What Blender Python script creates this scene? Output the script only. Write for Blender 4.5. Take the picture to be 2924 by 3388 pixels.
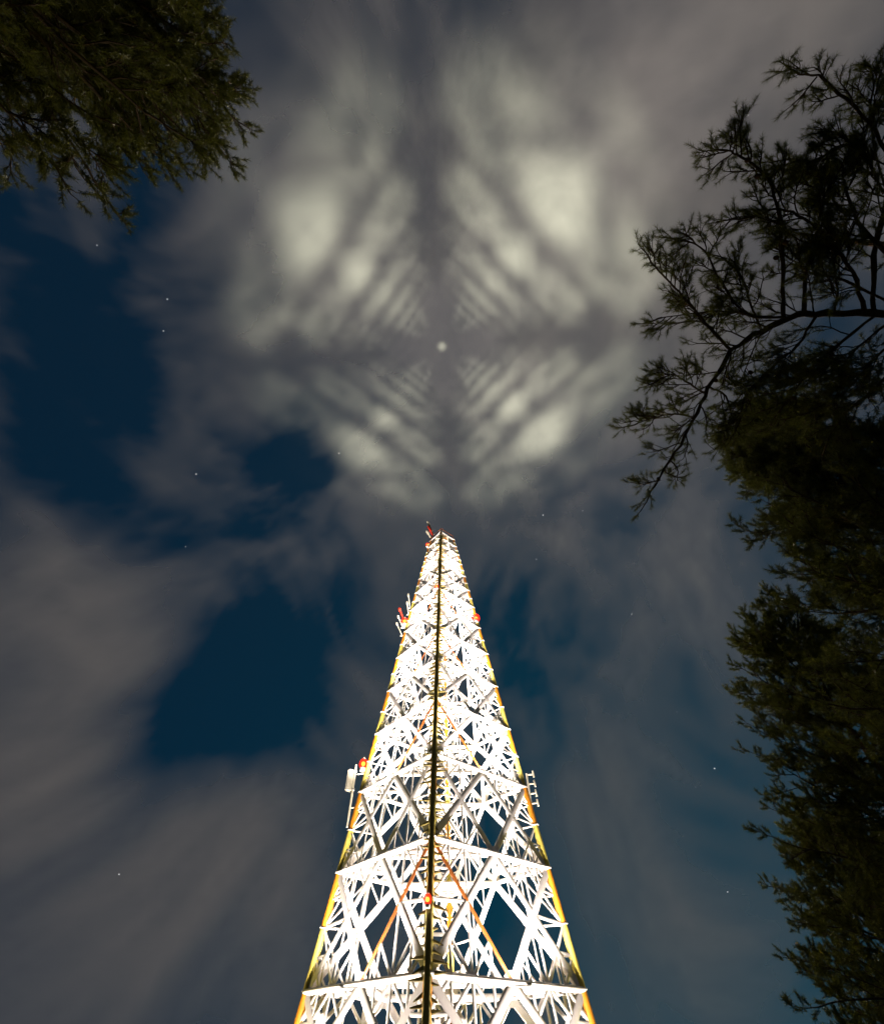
import bpy, bmesh, math, random
import numpy as np
from mathutils import Vector, Matrix, noise as mnoise

R = math.radians
random.seed(7); rng = np.random.default_rng(7)
for o in list(bpy.data.objects): bpy.data.objects.remove(o)
scn = bpy.context.scene
COL = scn.collection

# ------------------------------------------------------------------ camera
PITCH = R(52.4); FPX = 1400.0; CW, CH = 2924.0, 3388.0
CAMZ = 1.6
cam = bpy.data.cameras.new('camera'); camo = bpy.data.objects.new('camera', cam); COL.objects.link(camo)
cam.sensor_fit = 'HORIZONTAL'; cam.sensor_width = 36.0; cam.lens = FPX / CW * 36.0
cam.clip_start = 0.1; cam.clip_end = 40000
camo.location = (0, 0, CAMZ); camo.rotation_euler = (R(90) + PITCH, 0, 0)
scn.camera = camo

# ------------------------------------------------------------------ world (clear night sky behind the clouds)
w = bpy.data.worlds.new('World'); scn.world = w; w.use_nodes = True
nt = w.node_tree; nt.nodes.clear(); N = nt.nodes.new; L = nt.links.new
out = N('ShaderNodeOutputWorld'); bg = N('ShaderNodeBackground')
sky = N('ShaderNodeTexSky'); sky.sky_type = 'NISHITA'; sky.sun_disc = False
FILL_EL, FILL_AZ = 52.0, 25.0            # direction of the added cloud fill, beyond the tower
sky.sun_elevation = R(FILL_EL); sky.sun_rotation = R(FILL_AZ)
tint = N('ShaderNodeMix'); tint.data_type = 'RGBA'; tint.blend_type = 'MULTIPLY'; tint.inputs[0].default_value = 1
tint.inputs[7].default_value = (0.04, 0.90, 1.30, 1)
tcs = N('ShaderNodeTexCoord'); lift = N('ShaderNodeVectorMath'); lift.operation = 'ADD'; lift.inputs[1].default_value = (0, 0, 2.2)
nrm_ = N('ShaderNodeVectorMath'); nrm_.operation = 'NORMALIZE'
L(tcs.outputs['Generated'], lift.inputs[0]); L(lift.outputs[0], nrm_.inputs[0]); L(nrm_.outputs[0], sky.inputs[0])
L(sky.outputs[0], tint.inputs[6])
gain = N('ShaderNodeMix'); gain.data_type = 'RGBA'; gain.blend_type = 'MULTIPLY'; gain.inputs[0].default_value = 1
gain.inputs[7].default_value = (0.0076, 0.0076, 0.0076, 1)
L(tint.outputs[2], gain.inputs[6])
tc = N('ShaderNodeTexCoord')
vor = N('ShaderNodeTexVoronoi'); vor.feature = 'F1'; vor.inputs['Scale'].default_value = 60.0
L(tc.outputs['Generated'], vor.inputs['Vector'])
lt = N('ShaderNodeMath'); lt.operation = 'LESS_THAN'; lt.inputs[1].default_value = 0.042
L(vor.outputs['Distance'], lt.inputs[0])
sep = N('ShaderNodeSeparateColor'); L(vor.outputs['Color'], sep.inputs[0])
gt = N('ShaderNodeMath'); gt.operation = 'GREATER_THAN'; gt.inputs[1].default_value = 0.90; L(sep.outputs[0], gt.inputs[0])
pq = N('ShaderNodeMath'); pq.operation = 'POWER'; pq.inputs[1].default_value = 3.0; L(sep.outputs[1], pq.inputs[0])
pw = N('ShaderNodeMath'); pw.operation = 'MULTIPLY'; L(gt.outputs[0], pw.inputs[0]); L(pq.outputs[0], pw.inputs[1])
ml = N('ShaderNodeMath'); ml.operation = 'MULTIPLY'; L(lt.outputs[0], ml.inputs[0]); L(pw.outputs[0], ml.inputs[1])
ms = N('ShaderNodeMath'); ms.operation = 'MULTIPLY'; ms.inputs[1].default_value = 3.5; L(ml.outputs[0], ms.inputs[0])
star = N('ShaderNodeMix'); star.data_type = 'RGBA'; star.blend_type = 'ADD'; star.inputs[0].default_value = 1
L(gain.outputs[2], star.inputs[6]); L(ms.outputs[0], star.inputs[7])
L(star.outputs[2], bg.inputs['Color']); bg.inputs['Strength'].default_value = 1.0
L(bg.outputs[0], out.inputs['Surface'])

# ------------------------------------------------------------------ unseen sun lamp added to light the clouds from above, for city glow
sl = bpy.data.lights.new('cloud_fill', 'SUN'); sl.energy = 1.2; sl.angle = R(0.5); sl.color = (1.0, 0.84, 0.73)
so = bpy.data.objects.new('cloud_fill', sl); COL.objects.link(so)
md = Vector((math.sin(R(FILL_AZ)) * math.cos(R(FILL_EL)), math.cos(R(FILL_AZ)) * math.cos(R(FILL_EL)), math.sin(R(FILL_EL))))
so.rotation_euler = (-md).to_track_quat('-Z', 'Y').to_euler()

# ------------------------------------------------------------------ exposure
vs = scn.view_settings
vs.view_transform = 'Standard'; vs.look = 'None'; vs.gamma = 1.0; vs.use_curve_mapping = False; vs.exposure = 0.0
scn.cycles.use_denoising = True; scn.cycles.use_light_tree = False
scn.cycles.max_bounces = 6; scn.cycles.diffuse_bounces = 4; scn.cycles.transparent_max_bounces = 12
scn.cycles.sample_clamp_indirect = 4.0

# ------------------------------------------------------------------ tower dimensions
D = 60.0                       # camera to the tower's axis
ZT = 1.13 * D + CAMZ           # top of the legs
ROT = R(4.7)
CENTRE = Vector((0.0, D, 0.0))
HC = 3.44 * D + CAMZ           # cloud height
LEGDIR = [Vector((-math.sin(ROT), -math.cos(ROT), 0)), Vector((math.cos(ROT), -math.sin(ROT), 0)),
          Vector((math.sin(ROT), math.cos(ROT), 0)), Vector((-math.cos(ROT), math.sin(ROT), 0))]   # near, right, far, left
BZ = -4.6                      # hollow added so the base lamps sit lower, tightening the cloud shadow
def ground_z(x, y):
    t_ = min(1.0, max(0.0, (math.hypot(x, y - D) - 24.0) / 24.0)); t_ = t_ * t_ * (3 - 2 * t_)
    return BZ * (1 - t_)
def rho(z): return (0.2278 - 0.1655 * (z - CAMZ) / D) * D
def leg_pt(i, z, extra=0.0): return CENTRE + LEGDIR[i % 4] * (rho(z) + extra) + Vector((0, 0, z))
def face_mid(i, z): return (leg_pt(i, z) + leg_pt(i + 1, z)) / 2

lev = [0.0665]                                  # levels (in D above the eye) of the X nodes
while True:
    z = lev[-1]; r1 = 0.2278 - 0.1655 * z; st = 0.68 * r1 * 0.945
    if z + st > 1.105: break
    lev.append(z + st)
lev = [CAMZ + D * v for v in lev]
s_ = (ZT - lev[0]) / (lev[-1] - lev[0]) ; lev = [lev[0] + (v - lev[0]) * s_ for v in lev]
lev = [lev[0] - 8.0] + lev
zb = BZ + 0.25
mids = [(lev[k] + lev[k + 1]) / 2 for k in range(len(lev) - 1)]
low_mid = max(zb + 0.1, lev[0] - (mids[0] - lev[0]) * 1.0)

# ------------------------------------------------------------------ tower floodlight, with added face and side fill lamps
def lamp(name, kind, loc, energy, color, radius, falloff=None, smooth=0.0, target=None, cone=None, blend=0.3):
    l = bpy.data.lights.new(name, kind); l.energy = energy; l.color = color; l.shadow_soft_size = radius
    if kind == 'SPOT': l.spot_size = R(cone); l.spot_blend = blend
    if falloff:
        l.use_nodes = True; t = l.node_tree
        em = [n for n in t.nodes if n.type == 'EMISSION'][0]
        f = t.nodes.new('ShaderNodeLightFalloff'); f.inputs['Strength'].default_value = 1.0; f.inputs['Smooth'].default_value = smooth
        t.links.new(f.outputs[falloff], em.inputs['Strength'])
    o = bpy.data.objects.new(name, l); COL.objects.link(o); o.location = loc
    if target is not None: o.rotation_euler = (Vector(target) - Vector(loc)).to_track_quat('-Z', 'Y').to_euler()
    return o
WARM = (1.0, 0.98, 0.72)
BEAM = 94.0
FA, FB = (LEGDIR[1] - LEGDIR[0]).normalized(), (LEGDIR[3] - LEGDIR[0]).normalized()
for u, v in ((-.28, 0), (.28, 0), (-.72, 0), (.72, 0), (0, -.28), (0, .28), (0, -.72), (0, .72)):     # two crossing rows of heads in the middle of the base
    p = CENTRE + FA * u + FB * v + Vector((0, 0, BZ + 0.5))
    lamp('mast_floodlight', 'SPOT', p, BEAM / 8, WARM, 0.42, 'Constant', 0, p + Vector((0, 0, 50)), 56, 0.55)
TIERS = [(-2.8, 15.0), (5.6, 14.0), (19.0, 15.0), (33.0, 13.0), (47.0, 10.0), (57.5, 8.0)]
FILLS = []
for k in range(4):
    n = (LEGDIR[k] + LEGDIR[(k + 1) % 4]).normalized()
    for z, span in TIERS:
        z = min(lev, key=lambda v: abs(v - z)) + 0.15
        p = face_mid(k, z) + n * (1.8 if z < 30 else 1.0)
        FILLS.append((p, n))
        lamp('face_fill', 'SPOT', p, 165.0 * span ** 2, (1.0, 0.87, 0.80), 0.15, 'Quadratic', 40.0, p + Vector((0, 0, 10)) - n * 1.2, 165, 0.3)  # unseen fill lamps added up the faces to brighten the lattice evenly
SIDE_YELLOW = (1.0, 0.80, 0.10)
for x in (-40, 40):
    p = Vector((x, D + 10, ground_z(x, D + 10) + 0.8))
    lamp('side_fill', 'POINT', p, 17000.0, SIDE_YELLOW, 0.3)  # unseen side lamps added to tint leg edges and trees yellow

# ------------------------------------------------------------------ materials
def mat(name, color, rough=0.6, metal=0.0, var=0.12, scale=6.0, bump=0.0, spec=0.4):
    m = bpy.data.materials.new(name); m.use_nodes = True; t = m.node_tree
    b = t.nodes['Principled BSDF']
    b.inputs['Roughness'].default_value = rough; b.inputs['Metallic'].default_value = metal
    b.inputs['Specular IOR Level'].default_value = spec
    g = t.nodes.new('ShaderNodeNewGeometry'); n = t.nodes.new('ShaderNodeTexNoise')
    n.inputs['Scale'].default_value = scale; n.inputs['Detail'].default_value = 4
    t.links.new(g.outputs['Position'], n.inputs['Vector'])
    r = t.nodes.new('ShaderNodeValToRGB')
    c = color
    r.color_ramp.elements[0].position = 0.3; r.color_ramp.elements[1].position = 0.7
    r.color_ramp.elements[0].color = (c[0] * (1 - var), c[1] * (1 - var), c[2] * (1 - var), 1)
    r.color_ramp.elements[1].color = (min(1, c[0] * (1 + var)), min(1, c[1] * (1 + var)), min(1, c[2] * (1 + var)), 1)
    t.links.new(n.outputs[0], r.inputs[0]); t.links.new(r.outputs[0], b.inputs['Base Color'])
    if bump:
        bp = t.nodes.new('ShaderNodeBump'); bp.inputs['Strength'].default_value = bump; bp.inputs['Distance'].default_value = 0.02
        t.links.new(n.outputs[0], bp.inputs['Height']); t.links.new(bp.outputs[0], b.inputs['Normal'])
    return m
def emit(name, color, strength, alpha=1.0):
    m = bpy.data.materials.new(name); m.use_nodes = True; t = m.node_tree; t.nodes.clear()
    o = t.nodes.new('ShaderNodeOutputMaterial'); e = t.nodes.new('ShaderNodeEmission')
    e.inputs[0].default_value = (*color, 1); e.inputs[1].default_value = strength
    if alpha < 1:
        x = t.nodes.new('ShaderNodeMixShader'); tr = t.nodes.new('ShaderNodeBsdfTransparent'); x.inputs[0].default_value = alpha
        t.links.new(tr.outputs[0], x.inputs[1]); t.links.new(e.outputs[0], x.inputs[2]); t.links.new(x.outputs[0], o.inputs[0])
    else: t.links.new(e.outputs[0], o.inputs[0])
    m.cycles.emission_sampling = 'NONE'
    return m
M = dict(
    white=mat('tower_white_paint', (0.74, 0.70, 0.66), 0.55, var=0.06, scale=1.5),
    red=mat('tower_red_and_brace_shade', (0.30, 0.085, 0.006), 0.5, var=0.15, scale=2.0),
    zinc=mat('galvanised_steel', (0.42, 0.42, 0.38), 0.5, 0.3),
    panel=mat('antenna_plastic', (0.55, 0.52, 0.40), 0.5),
    bark=mat('pine_bark', (0.11, 0.065, 0.035), 0.9, var=0.45, scale=14, bump=0.8, spec=0.1),
    twig=mat('pine_twig', (0.05, 0.035, 0.02), 0.9, var=0.3, scale=20, spec=0.1),
    cone=mat('pine_cone', (0.06, 0.035, 0.02), 0.9, spec=0.1),
    ground=mat('forest_floor', (0.05, 0.055, 0.025), 0.95, var=0.5, scale=0.8, bump=0.4, spec=0.1),
    near_leg_dark=mat('near_leg_shade_olive', (0.22, 0.17, 0.03), 0.7),  # olive shade of the near leg put into the colour; also its steps
    cream=mat('lamplit_white_leg_paint', (0.48, 0.40, 0.07), 0.55, var=0.15, scale=1.2),  # white bands with yellow lamplight put into the colour
    orange=mat('lamplit_red_leg_paint', (0.50, 0.19, 0.008), 0.55, var=0.15, scale=1.2),  # red bands with golden lamplight put into the colour
    beacon_lit=mat('beacon_lit_antenna', (0.62, 0.035, 0.015), 0.5),  # glow of the red beacons put into the antenna colour
    concrete=mat('concrete', (0.32, 0.31, 0.29), 0.85),
    redglow=emit('red_lens', (1.0, 0.025, 0.008), 2.6, 0.7),
    bulb=emit('lamp_filament', (1.0, 0.62, 0.06), 6.0),
)
def needle_mat(name, c1, c2):
    m = bpy.data.materials.new(name); m.use_nodes = True; t = m.node_tree; t.nodes.clear()
    o = t.nodes.new('ShaderNodeOutputMaterial'); d = t.nodes.new('ShaderNodeBsdfDiffuse'); l = t.nodes.new('ShaderNodeBsdfTranslucent'); x = t.nodes.new('ShaderNodeMixShader')
    gl = t.nodes.new('ShaderNodeBsdfGlossy'); gl.inputs['Roughness'].default_value = 0.35; gl.inputs[0].default_value = (0.6, 0.6, 0.5, 1); x2 = t.nodes.new('ShaderNodeMixShader'); x2.inputs[0].default_value = 0.06
    g = t.nodes.new('ShaderNodeNewGeometry'); r = t.nodes.new('ShaderNodeValToRGB'); x.inputs[0].default_value = 0.45
    r.color_ramp.elements[0].color = (*c1, 1); r.color_ramp.elements[1].color = (*c2, 1)
    t.links.new(g.outputs['Random Per Island'], r.inputs[0]); t.links.new(r.outputs[0], d.inputs[0]); t.links.new(r.outputs[0], l.inputs[0])
    t.links.new(d.outputs[0], x.inputs[1]); t.links.new(l.outputs[0], x.inputs[2])
    t.links.new(x.outputs[0], x2.inputs[1]); t.links.new(gl.outputs[0], x2.inputs[2]); t.links.new(x2.outputs[0], o.inputs[0])
    return m
M['needle'] = needle_mat('pine_needle', (0.035, 0.05, 0.006), (0.14, 0.145, 0.015))

# ------------------------------------------------------------------ helpers
def tag(o, label, cat, group=None, kind=None):
    if label: o['label'] = label
    if cat: o['category'] = cat
    if group: o['group'] = group
    if kind: o['kind'] = kind
    return o
def empty(name, loc):
    o = bpy.data.objects.new(name, None); COL.objects.link(o); o.location = loc; o.empty_display_size = 0.3; return o
def link(name, me, parent=None, mats=()):
    o = bpy.data.objects.new(name, me); COL.objects.link(o)
    for m in mats:
        if m.name not in [x.name for x in me.materials if x]: me.materials.append(m)
    if parent is not None:
        o.parent = parent; o.matrix_parent_inverse = Matrix.Translation(-parent.location)
    return o
def px(x, y, fwd=None, slant=None):
    """a picture position as a point at a chosen forward distance or slant range from the camera"""
    a, b = (x - CW / 2) / FPX, (CH / 2 - y) / FPX
    d = Vector((a, math.cos(PITCH) - b * math.sin(PITCH), math.sin(PITCH) + b * math.cos(PITCH)))
    d = d * (fwd / d.y) if fwd else d.normalized() * slant
    return d + Vector((0, 0, CAMZ))

def unit_tube(sides, mat_, name):
    bm = bmesh.new(); bmesh.ops.create_cone(bm, cap_ends=True, segments=sides, radius1=1, radius2=1, depth=1)
    for f in bm.faces: f.smooth = len(f.verts) == 4
    me = bpy.data.meshes.new(name); bm.to_mesh(me); bm.free(); me.materials.append(mat_); return me
TUBE = {(s, k): unit_tube(s, M[k], f'tube_{s}_{k}') for s in (6, 8) for k in ('white', 'red', 'beacon_lit', 'zinc', 'panel', 'concrete')}
def bar(name, a, b, r, key='white', parent=None, sides=8):
    o = bpy.data.objects.new(name, TUBE[(sides, key)]); COL.objects.link(o)
    a, b = Vector(a), Vector(b); v = b - a
    o.matrix_world = Matrix.Translation((a + b) / 2) @ v.to_track_quat('Z', 'Y').to_matrix().to_4x4() @ Matrix.Diagonal((r, r, v.length, 1))
    if parent is not None:
        o.parent = parent; o.matrix_parent_inverse = Matrix.Translation(-parent.location)
    return o

def flat_bar(name, a, b, rw, rt, nrm, key='white', parent=None, sides=8):
    """a member of flattened section lying in the plane whose normal is nrm"""
    o = bpy.data.objects.new(name, TUBE[(sides, key)]); COL.objects.link(o)
    a, b = Vector(a), Vector(b); v = b - a; z = v.normalized(); y = (nrm - z * nrm.dot(z)).normalized(); x = y.cross(z)
    m = Matrix((x, y, z)).transposed().to_4x4()
    o.matrix_world = Matrix.Translation((a + b) / 2) @ m @ Matrix.Diagonal((rw, rt, v.length, 1))
    o.parent = parent; o.matrix_parent_inverse = Matrix.Translation(-parent.location)
    return o
class Tubes:
    """many tapered tubes gathered into one mesh with numpy"""
    def __init__(self): self.v = []; self.f = []; self.n = 0
    def path(self, pts, rads, sides=6):
        P = np.array([tuple(p) for p in pts], float); k = len(P)
        T = np.gradient(P, axis=0); T /= np.linalg.norm(T, axis=1)[:, None] + 1e-9
        up = np.array([0.31, 0.17, 0.93]); A = np.cross(T, up); A /= np.linalg.norm(A, axis=1)[:, None] + 1e-9
        B = np.cross(T, A); ang = np.arange(sides) * 2 * math.pi / sides
        V = P[:, None, :] + np.array(rads)[:, None, None] * (A[:, None, :] * np.cos(ang)[None, :, None] + B[:, None, :] * np.sin(ang)[None, :, None])
        self.v.append(V.reshape(-1, 3))
        i = np.arange(k - 1)[:, None] * sides; j = np.arange(sides)[None, :]; j2 = (j + 1) % sides
        F = np.stack([i + j, i + j2, i + sides + j2, i + sides + j], -1).reshape(-1, 4) + self.n
        self.f.append(F); self.n += k * sides
    def mesh(self, name, m):
        V = np.concatenate(self.v); F = np.concatenate(self.f)
        me = bpy.data.meshes.new(name)
        me.vertices.add(len(V)); me.vertices.foreach_set('co', V.ravel())
        me.loops.add(F.size); me.loops.foreach_set('vertex_index', F.ravel().astype(np.int32))
        me.polygons.add(len(F)); me.polygons.foreach_set('loop_start', np.arange(0, F.size, 4, dtype=np.int32))
        me.polygons.foreach_set('use_smooth', np.ones(len(F), bool))
        me.update(); me.materials.append(m); return me
def tri_mesh(name, V, m):
    n = len(V) // 3; me = bpy.data.meshes.new(name)
    me.vertices.add(len(V)); me.vertices.foreach_set('co', V.ravel())
    me.loops.add(len(V)); me.loops.foreach_set('vertex_index', np.arange(len(V), dtype=np.int32))
    me.polygons.add(n); me.polygons.foreach_set('loop_start', np.arange(0, len(V), 3, dtype=np.int32))
    me.update(); me.materials.append(m); return me

# ------------------------------------------------------------------ ground
bm = bmesh.new()
bmesh.ops.create_circle(bm, cap_ends=False, radius=1, segments=64)
ring0 = list(bm.verts)
me = bpy.data.meshes.new('ground')
vs_, fs_ = [(0, 0, 0)], []
rad = [3, 6, 10, 15, 20, 25, 30, 35, 40, 45, 50, 55, 60, 65, 70, 75, 80, 90, 100, 110, 130, 170, 250, 600, 2000, 12000]
for k, r_ in enumerate(rad):
    for j in range(64):
        a = j * math.pi / 32; x, y = r_ * math.cos(a), r_ * math.sin(a)
        vs_.append((x, y, mnoise.noise(Vector((x * .03, y * .03, 0))) * min(0.5, r_ * 0.01) - 0.15 + ground_z(x, y)))
    for j in range(64):
        j2 = (j + 1) % 64; b = 1 + k * 64
        fs_.append((0, b + j, b + j2) if k == 0 else (b - 64 + j, b + j, b + j2, b - 64 + j2))
me.from_pydata(vs_, [], fs_); me.update(); bm.free()
tag(link('ground', me, None, [M['ground']]), 'dark forest floor with an added hollow at the tower base', 'ground', kind='structure')

# ------------------------------------------------------------------ clouds: one rolling layer, thin and thick
BASE = 0.19
# azimuth / elevation of thicker and thinner banks (deg), angular radius, change of cover
def ae(x, y):
    d = (px(x, y, slant=1.0) - Vector((0, 0, CAMZ))); return d
BANKS = [  # picture position of bank, radius in degrees, amount
    (2500, 150, 20, .42), (2250, 520, 12, .14), (2300, 1300, 10, .18), (2250, 2050, 9, .20), (2000, 2750, 9, .10),
    (1250, 150, 16, .05), (1460, 1060, 22, .19), (1950, 900, 12, .08), (1750, 1500, 10, .10), (1100, 700, 10, .10),
    (120, 1950, 8, .32), (420, 2180, 7, .30), (120, 2600, 10, .26), (350, 2900, 12, .25), (900, 2950, 9, .22), (800, 2550, 6, .14), (1050, 3250, 8, .14), (150, 3250, 8, .06),
    (180, 1560, 8, -.30), (700, 2250, 9, -.46), (900, 2360, 6, -.34), (540, 2420, 5, -.25), (420, 620, 7, -.18), (1050, 1590, 5, -.24), (850, 1530, 6, -.22), (250, 950, 9, -.04),
    (300, 1250, 9, -.10), (750, 300, 9, -.04), (1000, 2100, 6, -.18),
    (1900, 2250, 7, -.05), (2350, 2700, 6, -.14), (2250, 3250, 14, .12), (2650, 3300, 12, .05), (2350, 2300, 7, .10), (1800, 2450, 8, .05), (1950, 3100, 7, -.12), (2000, 300, 5, -.08), (2520, 350, 5, -.12), (2150, 750, 4, -.12),
]
rings = np.concatenate([[0.001], np.geomspace(4, 12000, 260)]); SEG = 420
ang = np.arange(SEG) * 2 * math.pi / SEG
C0 = np.array([0.0, 14.0])
X = C0[0] + rings[:, None] * np.cos(ang)[None, :]; Y = C0[1] + rings[:, None] * np.sin(ang)[None, :]
X, Y = X.ravel(), Y.ravel()
Zc = np.empty_like(X); cover = np.empty_like(X)
DIRS = np.stack([X, Y, np.full_like(X, HC - CAMZ)], 1); DIRS /= np.linalg.norm(DIRS, axis=1)[:, None]
cover[:] = BASE
for (x, y, rdeg, amt) in BANKS:
    d = np.array(ae(x, y)); d /= np.linalg.norm(d)
    c = np.clip(DIRS @ d, -1, 1); cover += amt * np.exp(-(np.arccos(c) / R(rdeg)) ** 2)
cdir = np.array([0, D, HC - CAMZ]); cdir /= np.linalg.norm(cdir)
CALM = np.arccos(np.clip(DIRS @ cdir, -1, 1))      # the cloud is smoothest over the tower
for i in range(len(X)):
    q = Vector(DIRS[i])
    warp = mnoise.noise_vector(q * 2.6 + Vector((3, 1, 7))) * 0.20
    n1 = mnoise.fractal((q + warp) * 4.2, 0.9, 2.1, 5)
    n2 = mnoise.noise(q * 1.7 + Vector((9, 4, 2)))
    n3 = mnoise.fractal((q + warp * 1.6) * 11.0, 0.8, 2.2, 4)
    calm = 1 - 0.62 * math.exp(-(CALM[i] / R(24)) ** 2)
    cover[i] += calm * (0.25 * n1 + 0.09 * n2 + 0.10 * n3)
    Zc[i] = HC + 5.0 * mnoise.noise(q * 3.0) + 2.0 * n1
cover = np.clip(cover, 0.015, 0.92)
V = np.stack([X, Y, Zc], 1)
i = np.arange(len(rings) - 1)[:, None] * SEG; j = np.arange(SEG)[None, :]; j2 = (j + 1) % SEG
F = np.stack([i + j, i + SEG + j, i + SEG + j2, i + j2], -1).reshape(-1, 4)
me = bpy.data.meshes.new('clouds')
me.vertices.add(len(V)); me.vertices.foreach_set('co', V.ravel())
me.loops.add(F.size); me.loops.foreach_set('vertex_index', F.ravel().astype(np.int32))
me.polygons.add(len(F)); me.polygons.foreach_set('loop_start', np.arange(0, F.size, 4, dtype=np.int32))
me.polygons.foreach_set('use_smooth', np.ones(len(F), bool)); me.update()
at_ = me.attributes.new('cover', 'FLOAT', 'POINT'); at_.data.foreach_set('value', cover.astype(np.float32))
cm = bpy.data.materials.new('cloud_vapour'); cm.use_nodes = True; t = cm.node_tree; t.nodes.clear()
o_ = t.nodes.new('ShaderNodeOutputMaterial'); mx = t.nodes.new('ShaderNodeMixShader'); tr = t.nodes.new('ShaderNodeBsdfTransparent')
df = t.nodes.new('ShaderNodeBsdfDiffuse'); tl = t.nodes.new('ShaderNodeBsdfTranslucent'); m2 = t.nodes.new('ShaderNodeMixShader')
df.inputs[0].default_value = (0.82, 0.82, 0.82, 1); tl.inputs[0].default_value = (0.82, 0.82, 0.82, 1); m2.inputs[0].default_value = 0.45
an = t.nodes.new('ShaderNodeAttribute'); an.attribute_name = 'cover'
t.links.new(df.outputs[0], m2.inputs[1]); t.links.new(tl.outputs[0], m2.inputs[2])
t.links.new(an.outputs['Fac'], mx.inputs[0]); t.links.new(tr.outputs[0], mx.inputs[1]); t.links.new(m2.outputs[0], mx.inputs[2]); t.links.new(mx.outputs[0], o_.inputs[0])
cl = link('clouds', me, None, [cm]); tag(cl, 'broken layer of low grey clouds catching the floodlights', 'clouds', kind='stuff')

# ------------------------------------------------------------------ the tower
tower = empty('radio_tower', CENTRE + Vector((0, 0, BZ)))
tag(tower, 'tall floodlit white lattice tower with banded tubular legs tinted orange and yellow for lamplight', 'tower')
sec = []                                        # secondary members, collected first
NP = len(lev)
for k in range(4):                              # legs
    brk = [zb] + sorted(lev + mids)
    t_w = Tubes(); t_w.path([leg_pt(k, z) for z in brk], [0.20 + 0.17 * rho(z) / rho(0) for z in brk], 14)
    me = t_w.mesh('leg', M['cream']); me.materials.append(M['orange'])
    me.polygons.foreach_set('material_index', np.repeat([(n + 1) % 2 for n in range(len(brk) - 1)], 14).astype(np.int32))
    lg = link('leg', me, tower)
    for z in sorted(lev + mids):
        r_ = 0.20 + 0.18 * rho(z) / rho(0)
        d = (leg_pt(k, z + 1) - leg_pt(k, z)).normalized()
        bar('flange', leg_pt(k, z) - d * 0.06, leg_pt(k, z) + d * 0.06, r_ * 1.3, 'white', lg)
    bar('footing', leg_pt(k, BZ - 0.4), leg_pt(k, BZ + 0.35), 0.9, 'concrete', lg)
    if k == 0: near_leg = lg
for k in range(4):                              # faces
    near = k in (0, 3)
    fn = (LEGDIR[k] + LEGDIR[(k + 1) % 4]).normalized() + Vector((0, 0, 0.13))
    for n, z in enumerate(lev):
        a, b, x = leg_pt(k, z), leg_pt(k + 1, z), face_mid(k, z)
        r_ = 0.125 + 0.27 * rho(z) / rho(0)
        flat_bar('horizontal_beam', a, b, r_ * 0.62, r_ * 1.2, fn, 'white', tower)
        if n == 0:
            for i in (k, k + 1): flat_bar('diagonal_brace', x, leg_pt(i, zb), r_ * 1.15, r_ * 0.36, fn, 'white', tower)
        for i in (k, k + 1):
            if n == NP - 1: break
            zu = lev[n + 1]; hl, hu, xu = leg_pt(i, z), leg_pt(i, zu), face_mid(k, zu)
            shaded = near and i % 4 == 0 and n % 2 == 1  # red stands in for the unlit outer side of these braces
            flat_bar('diagonal_brace', x, hu, r_ * (0.55 if shaded else 1.0), r_ * 0.28, fn, 'red' if shaded else 'white', tower)
            flat_bar('diagonal_brace', hl, xu, r_ * 1.0, r_ * 0.26, fn, 'white', tower)
            if r_ > 0.185:
                rs = r_ * 0.39; wl, wu = (x - hl).length, (xu - hu).length
                c = x.lerp(hu, wl / (wl + wu))                 # where the two diagonals cross
                for (p0, p1) in ((x, hl), (xu, hu)):           # webs above and below the crossing
                    m0, m1 = p0.lerp(c, 0.5), p1.lerp(c, 0.5); hm = p0.lerp(p1, 0.5)
                    for u, v in ((hm, m0), (hm, m1), (p0.lerp(p1, 0.25), m0), (p0.lerp(p1, 0.75), m1), (p0.lerp(p1, 0.75), p1.lerp(c, 0.25)), (hm, c)):
                        sec.append((u, v, rs, k, z))
                lm = hl.lerp(hu, 0.5)                          # web against the leg
                for u, v, q in ((lm, c, 1), (lm, hl.lerp(c, 0.5), 1), (lm, hu.lerp(c, 0.5), 1), (hl.lerp(hu, 0.25), hl.lerp(c, 0.5), .8), (hl.lerp(hu, 0.75), hu.lerp(c, 0.5), .8), (hl.lerp(c, 0.25), hl.lerp(hu, 0.25), .8), (hu.lerp(c, 0.25), hl.lerp(hu, 0.75), .8)):
                    sec.append((u, v, rs * q, k, z))
        # plan bracing at the level: square between the X nodes and a strut to each corner
        x2 = face_mid(k + 1, z); c = leg_pt(k + 1, z); mm = (x + x2) / 2
        bar('plan_brace', x, x2, r_ * 0.7, 'white', tower, 6)
        bar('plan_brace', c, mm, r_ * 0.6, 'white', tower, 6)
        for f in (0.33, 0.66):
            sec.append((c.lerp(x, f), c.lerp(mm, f), r_ * 0.45, k, z)); sec.append((c.lerp(x2, f), c.lerp(mm, f), r_ * 0.45, k, z))
            sec.append((c.lerp(x, f), c.lerp(mm, min(1, f + 0.33)), r_ * 0.4, k, z)); sec.append((c.lerp(x2, f), c.lerp(mm, min(1, f + 0.33)), r_ * 0.4, k, z))
sec.sort(key=lambda s: (s[3] in (1, 2)) * 12 + s[4] - 40 * s[2])
for u, v, rs, k, z in sec[:290]: flat_bar('lattice_brace', u, v, rs * 1.1, rs * 0.36, (LEGDIR[k] + LEGDIR[(k + 1) % 4]).normalized(), 'white', tower, 6)
tt = Tubes()
for u, v, rs, k, z in sec[290:]: tt.path([u, v], [rs * 0.66, rs * 0.66], 5)
if tt.n: tag(link('lattice_web', tt.mesh('lattice_web', M['white']), tower), None, None, kind='stuff')
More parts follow.
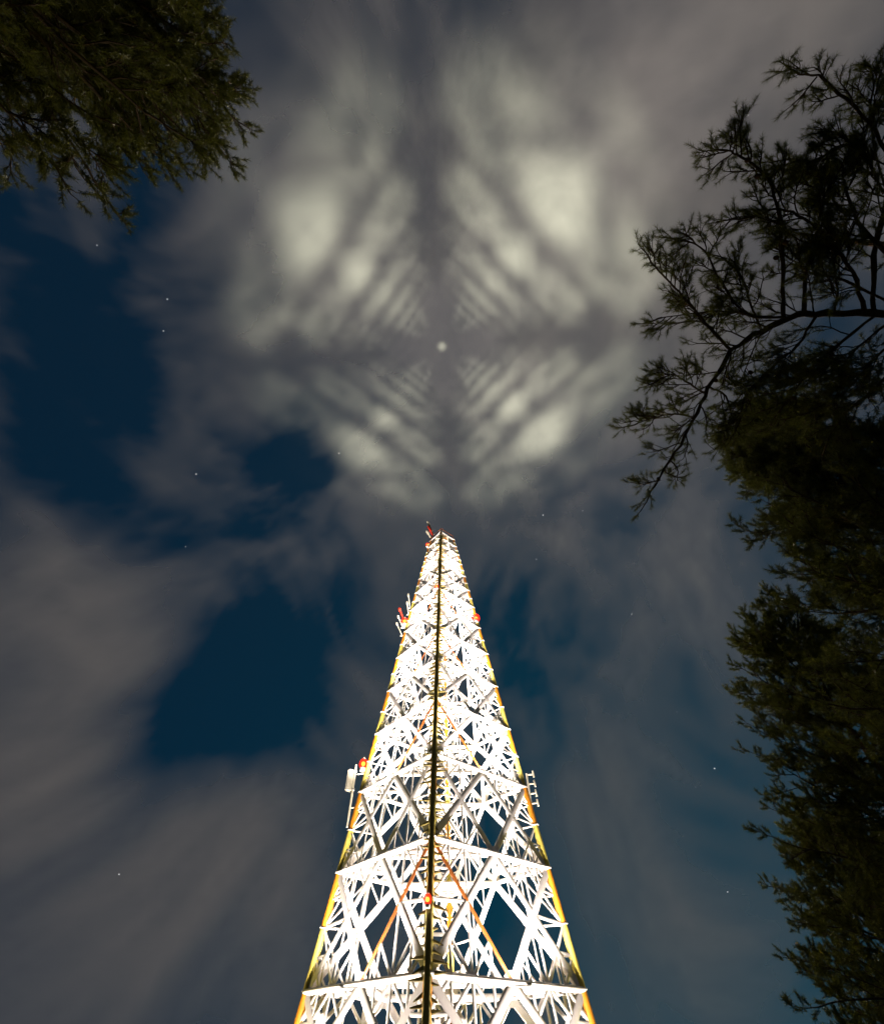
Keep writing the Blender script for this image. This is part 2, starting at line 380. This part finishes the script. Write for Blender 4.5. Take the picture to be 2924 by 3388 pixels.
# gusset plates where the diagonals meet
def plate(name, c, ux, uz, hw, hh, th, key, parent):
    nrm = ux.cross(uz).normalized(); bm = bmesh.new()
    pts = [(-hw, -hh * .5), (-hw * .5, -hh), (hw * .5, -hh), (hw, -hh * .5), (hw, hh * .5), (hw * .5, hh), (-hw * .5, hh), (-hw, hh * .5)]
    vs1 = [bm.verts.new(c + ux * p + uz * q + nrm * th) for p, q in pts]; vs2 = [bm.verts.new(c + ux * p + uz * q - nrm * th) for p, q in pts]
    bm.faces.new(vs1); bm.faces.new(vs2[::-1])
    for i in range(8): bm.faces.new((vs1[i], vs2[i], vs2[(i + 1) % 8], vs1[(i + 1) % 8]))
    bmesh.ops.recalc_face_normals(bm, faces=bm.faces)
    me = bpy.data.meshes.new(name); bm.to_mesh(me); bm.free(); return link(name, me, parent, [M[key]])
for k in range(4):
    ux = (leg_pt(k + 1, 0) - leg_pt(k, 0)).normalized()
    for n, z in enumerate(lev):
        s = rho(z) / rho(0); uz = (face_mid(k, z + 1) - face_mid(k, z)).normalized()
        plate('gusset_plate', face_mid(k, z), ux, uz, 0.25 + 0.75 * s, 0.2 + 0.55 * s, 0.03, 'white', tower)
for p_, n_ in FILLS:
    bar('added_floodlight', p_ - Vector((0, 0, 0.5)), p_ - Vector((0, 0, 0.22)), 0.2, 'zinc', tower, 6)  # housings added to carry the face fill lamps
    bar('added_floodlight_arm', p_ - Vector((0, 0, 0.4)), p_ - Vector((0, 0, 0.3)) - n_ * 2.0, 0.05, 'zinc', tower, 6)
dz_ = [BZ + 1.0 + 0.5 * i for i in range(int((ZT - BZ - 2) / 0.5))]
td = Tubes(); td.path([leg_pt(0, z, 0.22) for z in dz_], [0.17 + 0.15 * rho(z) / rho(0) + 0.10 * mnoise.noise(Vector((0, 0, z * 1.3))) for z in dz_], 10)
link('near_leg_shade_tube', td.mesh('near_leg_shade_tube', M['near_leg_dark']), near_leg)  # dark tube added over the near leg for its unlit side
for k in range(4):  # plates added by the legs to widen the cloud shadow's dark arms
    for z in lev[:-1]:
        c = leg_pt(k, z + 0.25, -0.1); inn = -LEGDIR[k]; sd = LEGDIR[(k + 1) % 4]; q = rho(z)
        plate_pts = [c, c + inn * 0.17 * q + sd * 0.085 * q, c + inn * 0.30 * q + sd * 0.085 * q, c + inn * 0.30 * q - sd * 0.085 * q, c + inn * 0.17 * q - sd * 0.085 * q]
        bm = bmesh.new(); v1 = [bm.verts.new(p) for p in plate_pts]; v2 = [bm.verts.new(p + Vector((0, 0, 0.08))) for p in plate_pts]
        bm.faces.new(v1[::-1]); bm.faces.new(v2)
        for j in range(5): bm.faces.new((v1[j], v1[(j + 1) % 5], v2[(j + 1) % 5], v2[j]))
        bmesh.ops.recalc_face_normals(bm, faces=bm.faces)
        me = bpy.data.meshes.new('arm_shadow_plate'); bm.to_mesh(me); bm.free(); link('arm_shadow_plate', me, tower, [M['white']])
# climbing steps on the near leg, a pair every half metre
st = Tubes(); z = BZ + 2.0; i = 0
while z < ZT - 1:
    s = 0.5 + 0.5 * rho(z) / rho(0); d = LEGDIR[1] * (1 if i % 2 else -1)
    p = leg_pt(0, z); st.path([p + d * 0.15, p + d * (rng.uniform(0.6, 1.7) * s) + Vector((0, 0, rng.uniform(-0.5, 0.1)))], [0.17, 0.04], 5)
    z += rng.uniform(0.2, 0.45); i += 1
tag(link('climbing_step', st.mesh('climbing_step', M['near_leg_dark']), near_leg), None, None, kind='stuff')
# ladder with cable tray inside the left face
la = lambda z: leg_pt(3, z).lerp(leg_pt(0, z), 0.33) + (CENTRE + Vector((0, 0, z)) - face_mid(3, z)).normalized() * 0.8
ux = (leg_pt(0, 0) - leg_pt(3, 0)).normalized()
for s in (-1, 1): bar('ladder_rail', la(BZ + 0.5) + ux * s * 0.3, la(ZT - 3) + ux * s * 0.3, 0.06, 'zinc', tower, 6)
rg = Tubes(); z = BZ + 1.0
while z < ZT - 4:
    rg.path([la(z) - ux * 0.3, la(z) + ux * 0.3], [0.035, 0.035], 4); z += 0.4
tag(link('ladder_rung', rg.mesh('ladder_rung', M['zinc']), tower), None, None, kind='stuff')
# top platform with an opening
zt = ZT + 0.1
for k in range(4):
    a, b = leg_pt(k, zt), leg_pt(k + 1, zt); ctr = CENTRE + Vector((0, 0, zt))
    ins = 0.70
    bm = bmesh.new()
    P_ = [a, b, b.lerp(ctr, ins), a.lerp(ctr, ins)]
    v1 = [bm.verts.new(p) for p in P_]; v2 = [bm.verts.new(p + Vector((0, 0, .12))) for p in P_]
    bm.faces.new(v1[::-1]); bm.faces.new(v2)
    for i in range(4): bm.faces.new((v1[i], v1[(i + 1) % 4], v2[(i + 1) % 4], v2[i]))
    me = bpy.data.meshes.new('platform'); bm.to_mesh(me); bm.free(); link('platform', me, tower, [M['red' if k in (0,) else 'white']])
    bar('guard_rail', a + Vector((0, 0, 1.1)), b + Vector((0, 0, 1.1)), 0.06, 'red', tower, 6)
    bar('rail_post', a, a + Vector((0, 0, 1.15)), 0.06, 'red', tower, 6)

# ------------------------------------------------------------------ lamps and antennas on the tower
def ball(name, c, r, m, parent, sx=1.0, sz=1.0):
    bm = bmesh.new(); bmesh.ops.create_uvsphere(bm, u_segments=16, v_segments=10, radius=r)
    for v in bm.verts: v.co.x *= sx; v.co.y *= sx; v.co.z *= sz
    for f in bm.faces: f.smooth = True
    me = bpy.data.meshes.new(name); bm.to_mesh(me); bm.free()
    o = link(name, me, None, [m]); o.location = c
    if parent is not None: o.parent = parent; o.matrix_parent_inverse = Matrix.Translation(-parent.location)
    return o
def beacon(p, leg_p, size, label):
    o = empty('obstruction_light', p); tag(o, label, 'warning light', 'red obstruction lights on the tower')
    p = Vector(p); u = Vector((0, 0, 1))
    bar('bracket', leg_p, p - u * size * 1.1, 0.07, 'red', o, 6)
    bar('base', p - u * size * 1.5, p - u * size * 0.7, size * 0.62, 'zinc', o)
    ln_ = ball('lens', p, size, M['redglow'], o, 0.92, 1.1)
    ball('bulb', p, size * 0.45, M['bulb'], ln_)
    bar('cap', p + u * size * 1.02, p + u * size * 1.25, size * 0.3, 'zinc', o)
    return o
def z_at(y, d):      # height at a picture row for something at forward distance d
    return px(CW / 2, y, fwd=d).z
def on_leg(i, y):
    z = 20.0
    for _ in range(12): z = z_at(y, leg_pt(i, z).y)
    return z
def at_leg(i, x, y):
    """a point in the plane of leg i's distance, plus the leg point at the same height"""
    z = on_leg(i, y); lp = leg_pt(i, z); return px(x, y, fwd=lp.y), lp
p, lp = at_leg(3, 1202, 2528); beacon(p, lp, 0.60, 'bright red warning light on left leg just above the flat panel antenna')
p, lp = at_leg(1, 1574, 2046); beacon(p, lp, 0.75, 'round red warning light standing off the right leg near the upper tower')
p, lp = at_leg(0, 1415, 2985); beacon(p + Vector((0, -0.9, 0)), lp, 0.36, 'red warning light on the dark near leg low on the tower')
p, lp = at_leg(0, 1444, 1950); beacon(p + Vector((0, -0.7, 0)), lp, 0.36, 'small orange red warning light high on the dark near leg')
p, lp = at_leg(3, 1414, 1803); beacon(p, lp, 0.42, 'tiny red warning light at the very top left of the tower')
p, lp = at_leg(3, 1338, 2056); beacon(p, lp, 0.65, 'red warning light beside the slanted whip antennas on left leg')

# flat panel antenna on the left leg
p, lp = at_leg(3, 1157, 2582)
pa = empty('panel_antenna', p); tag(pa, 'flat rounded panel antenna on a long pole beside the left leg', 'antenna')
bm = bmesh.new(); bmesh.ops.create_cube(bm, size=1)
for v in bm.verts: v.co = Vector((v.co.x * 0.85, v.co.y * 0.3, v.co.z * 2.7))
bmesh.ops.bevel(bm, geom=[e for e in bm.edges], offset=0.13, segments=3, affect='EDGES')
me = bpy.data.meshes.new('panel'); bm.to_mesh(me); bm.free()
q = link('panel', me, pa, [M['panel']]); q.location = p; q.rotation_euler = (R(-6), R(2), R(25))
pp = p + Vector((0.52, 0.2, 0))
bar('pole', pp + Vector((0.0, 0, -5.0)), pp + Vector((0, 0, 1.9)), 0.13, 'panel', pa)
for dz in (1.1, -1.0): bar('clamp', pp + Vector((-0.35, 0, dz)), pp + Vector((0.22, 0, dz)), 0.17, 'zinc', pa, 6)
for dz in (0.75, -3.0): bar('bracket', pp + Vector((0, 0, dz)), leg_pt(3, pp.z + dz), 0.075, 'panel', pa, 6)

# four-bay dipole array on the right leg
p, lp = at_leg(1, 1750, 2612)
da = empty('dipole_array_antenna', p); tag(da, 'comb-shaped antenna with four stubby dipoles standing off the right leg', 'antenna')
bar('boom', p + Vector((0, 0, -2.1)), p + Vector((-0.05, 0, 1.75)), 0.14, 'panel', da)
for i in range(4):
    b0 = p + Vector((0, 0, 1.6 - i * 1.05)); b1 = b0 + Vector((0.78, -0.15, 0.05))
    bar('dipole', b1 + Vector((0.03, 0, -0.36)), b1 + Vector((-0.03, 0, 0.36)), 0.115, 'panel', da)
    bar('arm', b0, b1, 0.09, 'panel', da, 6)
for dz in (-1.7, -0.4): bar('bracket', p + Vector((0, 0, dz)), leg_pt(1, p.z + dz), 0.06, 'zinc', da, 6)
# small drum on the right leg
p, lp = at_leg(1, 1704, 2503)
dr = empty('drum_antenna', p); tag(dr, 'small unlit drum antenna on right leg above the comb-shaped antenna', 'antenna')
bar('drum', p + Vector((-0.25, 0, 0)), p + Vector((0.22, -0.05, 0.03)), 0.36, 'panel', dr)
bar('bracket', lp, p, 0.10, 'zinc', dr, 6)
# whips on the left leg
def whip(tipx, tipy, bx_, by_, leg, label, key='panel', r=0.10):
    b, lp = at_leg(leg, bx_, by_); tpt = px(tipx, tipy, fwd=b.y - 0.4)
    o = empty('whip_antenna', b); tag(o, label, 'antenna', 'slim whip antennas on the left leg')
    m = b.lerp(tpt, 0.78)
    bar('rod', b, m, r, key, o, 6); bar('radome', m, tpt.lerp(m, 0.2), r * 1.7, key, o); bar('tip', tpt.lerp(m, 0.2), tpt, r, key, o, 6)
    bar('bracket', b + Vector((-0.35, 0, 0)), lp, 0.10, 'zinc', o, 6)
whip(1350, 1964, 1357, 2012, 3, 'uppermost slim whip antenna of the left leg cluster')
whip(1346, 1990, 1352, 2034, 3, 'short upright whip antenna second from top in left leg cluster')
whip(1320, 2012, 1336, 2052, 3, 'whip antenna leaning outward, coloured as lit by the red warning light', 'beacon_lit', 0.16)
whip(1315, 2036, 1333, 2078, 3, 'leaning whip antenna just below the red one')
whip(1311, 2060, 1331, 2104, 3, 'lowest leaning whip antenna of the left leg cluster')
# cluster on the very top
def whip_top(tipx, tipy, bx_, by_, label, key, r):
    b = px(bx_, by_, fwd=D); tpt = px(tipx, tipy, fwd=D - 0.3)
    o = empty('whip_antenna', b); tag(o, label, 'antenna', 'stubby whip antennas on the tower top')
    bar('rod', b, b.lerp(tpt, 0.5), r, key, o, 6); bar('radome', b.lerp(tpt, 0.5), tpt, r * 1.4, key, o)
    bar('bracket', b, leg_pt(3, ZT).lerp(leg_pt(0, ZT), 0.35), 0.09, 'red', o, 6)
whip_top(1414, 1726, 1430, 1757, 'pale antenna forming the topmost tip of tower', 'panel', 0.16)
whip_top(1416, 1742, 1432, 1772, 'antenna coloured as lit red in the middle of tower top cluster', 'beacon_lit', 0.20)
whip_top(1412, 1757, 1424, 1778, 'pale lower antenna at left of tower top cluster', 'panel', 0.20)

# ------------------------------------------------------------------ pines
def spray(bases, dirs, n, length, width, spread):
    """needle tufts: n slim triangles fanned round each direction"""
    B = np.repeat(bases, n, 0); Dd = np.repeat(dirs, n, 0); k = len(B)
    rv = rng.normal(size=(k, 3)); rv /= np.linalg.norm(rv, axis=1)[:, None]
    s = rng.uniform(0.35, 1.0, (k, 1)) * spread
    dv = Dd + rv * s; dv /= np.linalg.norm(dv, axis=1)[:, None]
    ln = length * rng.uniform(0.6, 1.1, (k, 1))
    side = np.cross(dv, rng.normal(size=(k, 3))); side /= np.linalg.norm(side, axis=1)[:, None] + 1e-9
    B = B + Dd * rng.uniform(-0.5, 0.35, (k, 1)) * length
    V = np.stack([B - side * width / 2, B + side * width / 2, B + dv * ln], 1)
    return V.reshape(-1, 3)
def crooked(a, d, length, k, bend=0.12, lift=0.10):
    pts = [np.array(a, float)]; d = np.array(d, float); d /= np.linalg.norm(d)
    for _ in range(k):
        d = d + rng.normal(size=3) * bend + np.array([0, 0, lift]); d /= np.linalg.norm(d)
        pts.append(pts[-1] + d * length / k)
    return pts
def perp(d):
    v = np.cross(d, rng.normal(size=3)); return v / (np.linalg.norm(v) + 1e-9)
class Pine:
    def __init__(self): self.tw = Tubes(); self.tb = []; self.td = []; self.cones = []
    def tuft(self, p, d): self.tb.append(p); self.td.append(d / (np.linalg.norm(d) + 1e-9))
    def twig(self, a, d, length, tufts=4):
        pts = crooked(a, d, length, 3, 0.22, 0.12); self.tw.path(pts, np.linspace(0.009, 0.005, 4), 3)
        dd = pts[-1] - pts[-2]
        self.tuft(pts[-1], dd)
        for q in range(tufts - 1): self.tuft(pts[-1] - dd * (0.55 + 0.6 * q) * rng.uniform(0.7, 1.2), dd + perp(dd) * np.linalg.norm(dd) * 0.6)
    def branch(self, a, d, length, nt, r0=0.03, tl=0.5, tufts=4):
        k = 5; pts = crooked(a, d, length, k, 0.16, 0.06)
        self.tw.path(pts, np.linspace(r0, 0.010, k + 1), 4)
        for i in range(nt):
            f = rng.uniform(0.25, 1.0) * k; i0 = min(k - 1, int(f)); p = pts[i0] + (pts[i0 + 1] - pts[i0]) * (f - i0)
            dd = pts[i0 + 1] - pts[i0]; dd /= np.linalg.norm(dd)
            self.twig(p, dd * 0.8 + perp(dd) * 0.8 + np.array([0, 0, .15]), tl * rng.uniform(0.5, 1.1), tufts)
        self.twig(pts[-1], pts[-1] - pts[-2], tl * 0.7, tufts)
    def limb(self, pts, r0, r1, nb, bl, nt, tl=0.45, start=0.15, tufts=4, flat=0.5):
        pts = [np.array(tuple(p), float) for p in pts]; k = len(pts) - 1
        t = Tubes(); t.path([p + rng.normal(size=3) * r0 * (0.25 if 0 < j < k else 0) for j, p in enumerate(pts)], np.linspace(r0, r1, k + 1) * rng.uniform(0.85, 1.2, k + 1), 8)
        for i in range(nb):
            f = (start + (1 - start) * (i + rng.uniform(0, 1)) / nb) * k; i0 = min(k - 1, int(f)); p = pts[i0] + (pts[i0 + 1] - pts[i0]) * (f - i0)
            dd = pts[i0 + 1] - pts[i0]; dd /= np.linalg.norm(dd); s = perp(dd); s[2] *= flat
            tl_ = 1 - 0.5 * (f / k)
            self.branch(p, dd * 0.75 + s, bl * tl_ * rng.uniform(0.6, 1.15), nt, 0.08 * r0 + 0.010, tl, tufts)
        self.branch(pts[-1], pts[-1] - pts[-2], bl * 0.6, nt, 0.02, tl, tufts)
        return t
def smooth(pts, per=4):
    P = [np.array(tuple(p), float) for p in pts]; P = [2 * P[0] - P[1]] + P + [2 * P[-1] - P[-2]]; o = []
    for i in range(1, len(P) - 2):
        for s in range(per):
            t_ = s / per; a, b, c, d = P[i - 1:i + 3]
            o.append(0.5 * (2 * b + (c - a) * t_ + (2 * a - 5 * b + 4 * c - d) * t_ ** 2 + (3 * b - a - 3 * c + d) * t_ ** 3))
    o.append(P[-2]); return o
def finish_pine(base, label, trunk_pts, trunk_r, limbs, P, needles=20, nlen=0.15, nwid=0.007, spread=1.25, group='dark pines round the viewpoint'):
    root = empty('pine_tree', base); tag(root, label, 'tree', group)
    t = Tubes(); t.path(trunk_pts, trunk_r, 12); link('trunk', t.mesh('trunk', M['bark']), root)
    for l in limbs: link('limb', l.mesh('limb', M['twig']), root)
    cr = link('crown', tri_mesh('crown', spray(np.array(P.tb), np.array(P.td), needles, nlen, nwid, spread), M['needle']), root)
    tag(cr, None, None, kind='stuff')
    tw = link('twig', P.tw.mesh('twig', M['twig']), root); tag(tw, None, None, kind='stuff')
    for c in P.cones:
        o = ball('pine_cone', c, 0.055, M['cone'], root, 0.8, 1.25)
    return root
def pos(az, dist): x, y = math.sin(R(az)) * dist, math.cos(R(az)) * dist; return np.array([x, y, ground_z(x, y) - 0.3])
def generic_pine(az, dist, height, radius, label, nl=34, z0=0.2, top=0.35, nb=9, nt=6, lean=(0, 0), shape=0.8, **kw):
    b = pos(az, dist); P = Pine(); limbs = []
    tp = [b + np.array([lean[0] * f, lean[1] * f, height * f]) + np.array([rng.normal() * .05, rng.normal() * .05, 0]) * (f > 0) for f in np.linspace(0, 1, 9)]
    tr_ = np.linspace(0.20, 0.03, 9)
    for i in range(nl):
        f = z0 + (0.985 - z0) * (i + rng.uniform(0, .8)) / nl
        a = i * 2.399 + rng.uniform(-.4, .4)
        g = (f - z0) / (1 - z0); ln = radius * (top + (1 - top) * (1 - g) ** shape) * (0.55 + 0.45 * min(1, g * 6)) * rng.uniform(0.75, 1.15)
        c0 = b + np.array([lean[0] * f, lean[1] * f, height * f])
        d = np.array([math.cos(a), math.sin(a), 0.15 + 0.45 * g])
        pts = crooked(c0, d, ln, 6, 0.09, 0.03)
        limbs.append(P.limb(pts, 0.028 + 0.012 * ln, 0.012, nb, 0.40 * ln + 0.25, nt, 0.38))
    return finish_pine(b, label, tp, tr_, limbs, P, **kw)

# airy pine on the right with the long sweeping bough
S1 = 12.0
P1 = Pine(); L1 = []
tb = pos(84, 9.6)
T1 = [tb + np.array([0.0, 0.0, z]) for z in np.linspace(0, 15.5, 9)]
def pl(lst, s0=S1, s1=S1): return smooth([px(x, y, slant=s0 + (s1 - s0) * i / (len(lst) - 1)) for i, (x, y) in enumerate(lst)])
anchor = lambda z: (3200, 1035)
L1.append(P1.limb([T1[4] + np.array([0, 0, .6])] + pl([(2924, 1037), (2760, 1036), (2640, 1042), (2520, 1095), (2422, 1160), (2345, 1280), (2290, 1390), (2230, 1500), (2165, 1610)], 12.6, 11.2), 0.076, 0.02, 28, 1.15, 8, 0.42, 0.2, tufts=3))
L1.append(P1.limb(pl([(2422, 1162), (2350, 1090), (2289, 1013), (2230, 950), (2165, 880)], 11.8, 11.3), 0.032, 0.014, 15, 0.8, 8, 0.36, tufts=3))
L1.append(P1.limb(pl([(2600, 1048), (2470, 1040), (2390, 940), (2330, 830), (2280, 800)], 12, 11.6), 0.028, 0.014, 11, 0.8, 7, 0.36, tufts=3))
L1.append(P1.limb(pl([(2590, 1046), (2590, 930), (2585, 780), (2560, 640), (2510, 560), (2440, 510), (2405, 497)], 12.0, 12.4), 0.040, 0.014, 23, 0.85, 8, 0.36, tufts=3))
L1.append(P1.limb(pl([(2660, 1040), (2665, 900), (2700, 790), (2720, 650), (2700, 560), (2640, 530)], 12.2, 12.8), 0.040, 0.014, 20, 0.9, 8, 0.36, tufts=3))
L1.append(P1.limb(pl([(2860, 1036), (2820, 900), (2740, 800), (2660, 720), (2580, 690), (2470, 720)], 12.4, 12.2), 0.040, 0.014, 18, 0.85, 8, 0.36, tufts=3))
L1.append(P1.limb(pl([(2890, 1030), (2890, 850), (2924, 700), (2940, 560), (2900, 440), (2800, 330), (2720, 260), (2660, 245)], 12.6, 13.4), 0.048, 0.014, 15, 0.8, 7, 0.36, 0.05, tufts=3))
L1.append(P1.limb(pl([(2924, 640), (2850, 500), (2780, 480), (2720, 520)], 13, 12.8), 0.024, 0.014, 11, 0.7, 8, 0.36, tufts=3))
L1.append(P1.limb(pl([(2950, 700), (2900, 520), (2880, 380), (2890, 270)], 13, 13.6), 0.024, 0.014, 13, 0.7, 8, 0.36, tufts=3))
L1.append(P1.limb(pl([(3000, 900), (2860, 760), (2800, 640), (2790, 560)], 12.5, 12.8), 0.040, 0.014, 20, 0.9, 9, 0.36, tufts=3))
L1.append(P1.limb(pl([(2700, 1045), (2640, 1140), (2560, 1210), (2470, 1300), (2450, 1380)], 12.2, 11.8), 0.032, 0.012, 18, 0.8, 8, 0.36, tufts=3))
L1.append(P1.limb(pl([(2900, 1040), (2760, 1150), (2680, 1230), (2600, 1330)], 12.6, 12), 0.032, 0.012, 25, 0.95, 10, 0.36, tufts=3))
L1.append(P1.limb(pl([(3000, 1100), (2900, 1180), (2800, 1290), (2700, 1350)], 12.6, 12), 0.032, 0.012, 25, 0.95, 10, 0.36, tufts=3))
for lst in ([(2960, 1010), (2800, 930), (2700, 900), (2620, 860)],
            [(2760, 1036), (2770, 960), (2760, 860), (2800, 790)], [(2960, 1050), (2860, 1130), (2800, 1190), (2790, 1260)], [(2990, 1150), (2900, 1280), (2800, 1360), (2740, 1450)],
            [(2520, 1095), (2480, 1000), (2460, 930), (2420, 880)], [(2330, 1300), (2280, 1270), (2230, 1240), (2190, 1250)], [(2300, 1380), (2230, 1370), (2170, 1380), (2110, 1400)],
            [(2345, 1280), (2400, 1310), (2420, 1390), (2400, 1440)], [(2480, 1040), (2400, 1030), (2300, 1035), (2190, 1050)]):
    L1.append(P1.limb(pl(lst, 12.4, 12.2), 0.026, 0.010, 13, 0.75, 6, 0.34, tufts=3))
for x, y in ((2472, 529), (2505, 582), (2567, 852), (2598, 802), (2482, 1232), (2540, 1243), (2367, 1258), (2178, 1585), (2625, 1316)):
    P1.cones.append(px(x, y, slant=11.9))
finish_pine(tb, 'airy pine at upper right with one long curved bough reaching left', T1, np.linspace(0.2, 0.03, 9), L1, P1, 30, 0.13, 0.005, 1.7)

generic_pine(59, 12.8, 15.4, 4.4, 'dense dark pine filling right edge below the curved bough', nl=100, z0=0.04, top=0.16, nb=14, nt=8, shape=0.8, needles=26, nwid=0.009, nlen=0.14, spread=1.5)
generic_pine(43.5, 20.0, 12.5, 4.1, 'lower pine at bottom right with sparse outer twigs', nl=84, z0=0.0, top=0.3, nb=12, nt=7, shape=0.7, needles=24, nwid=0.012, nlen=0.15, spread=1.5)
generic_pine(-115, 7.0, 15.8, 3.1, 'black pine crown hanging into the upper left corner', nl=84, z0=0.54, top=0.5, nb=12, nt=8, shape=0.7, needles=28, nlen=0.12, nwid=0.009, spread=1.5)
generic_pine(36.5, 27.0, 8.5, 3.9, 'small far pine in the bottom right corner of the view', nl=60, z0=0.0, top=0.3, nb=11, nt=6, shape=0.7, needles=22, nwid=0.014, nlen=0.16, spread=1.5)
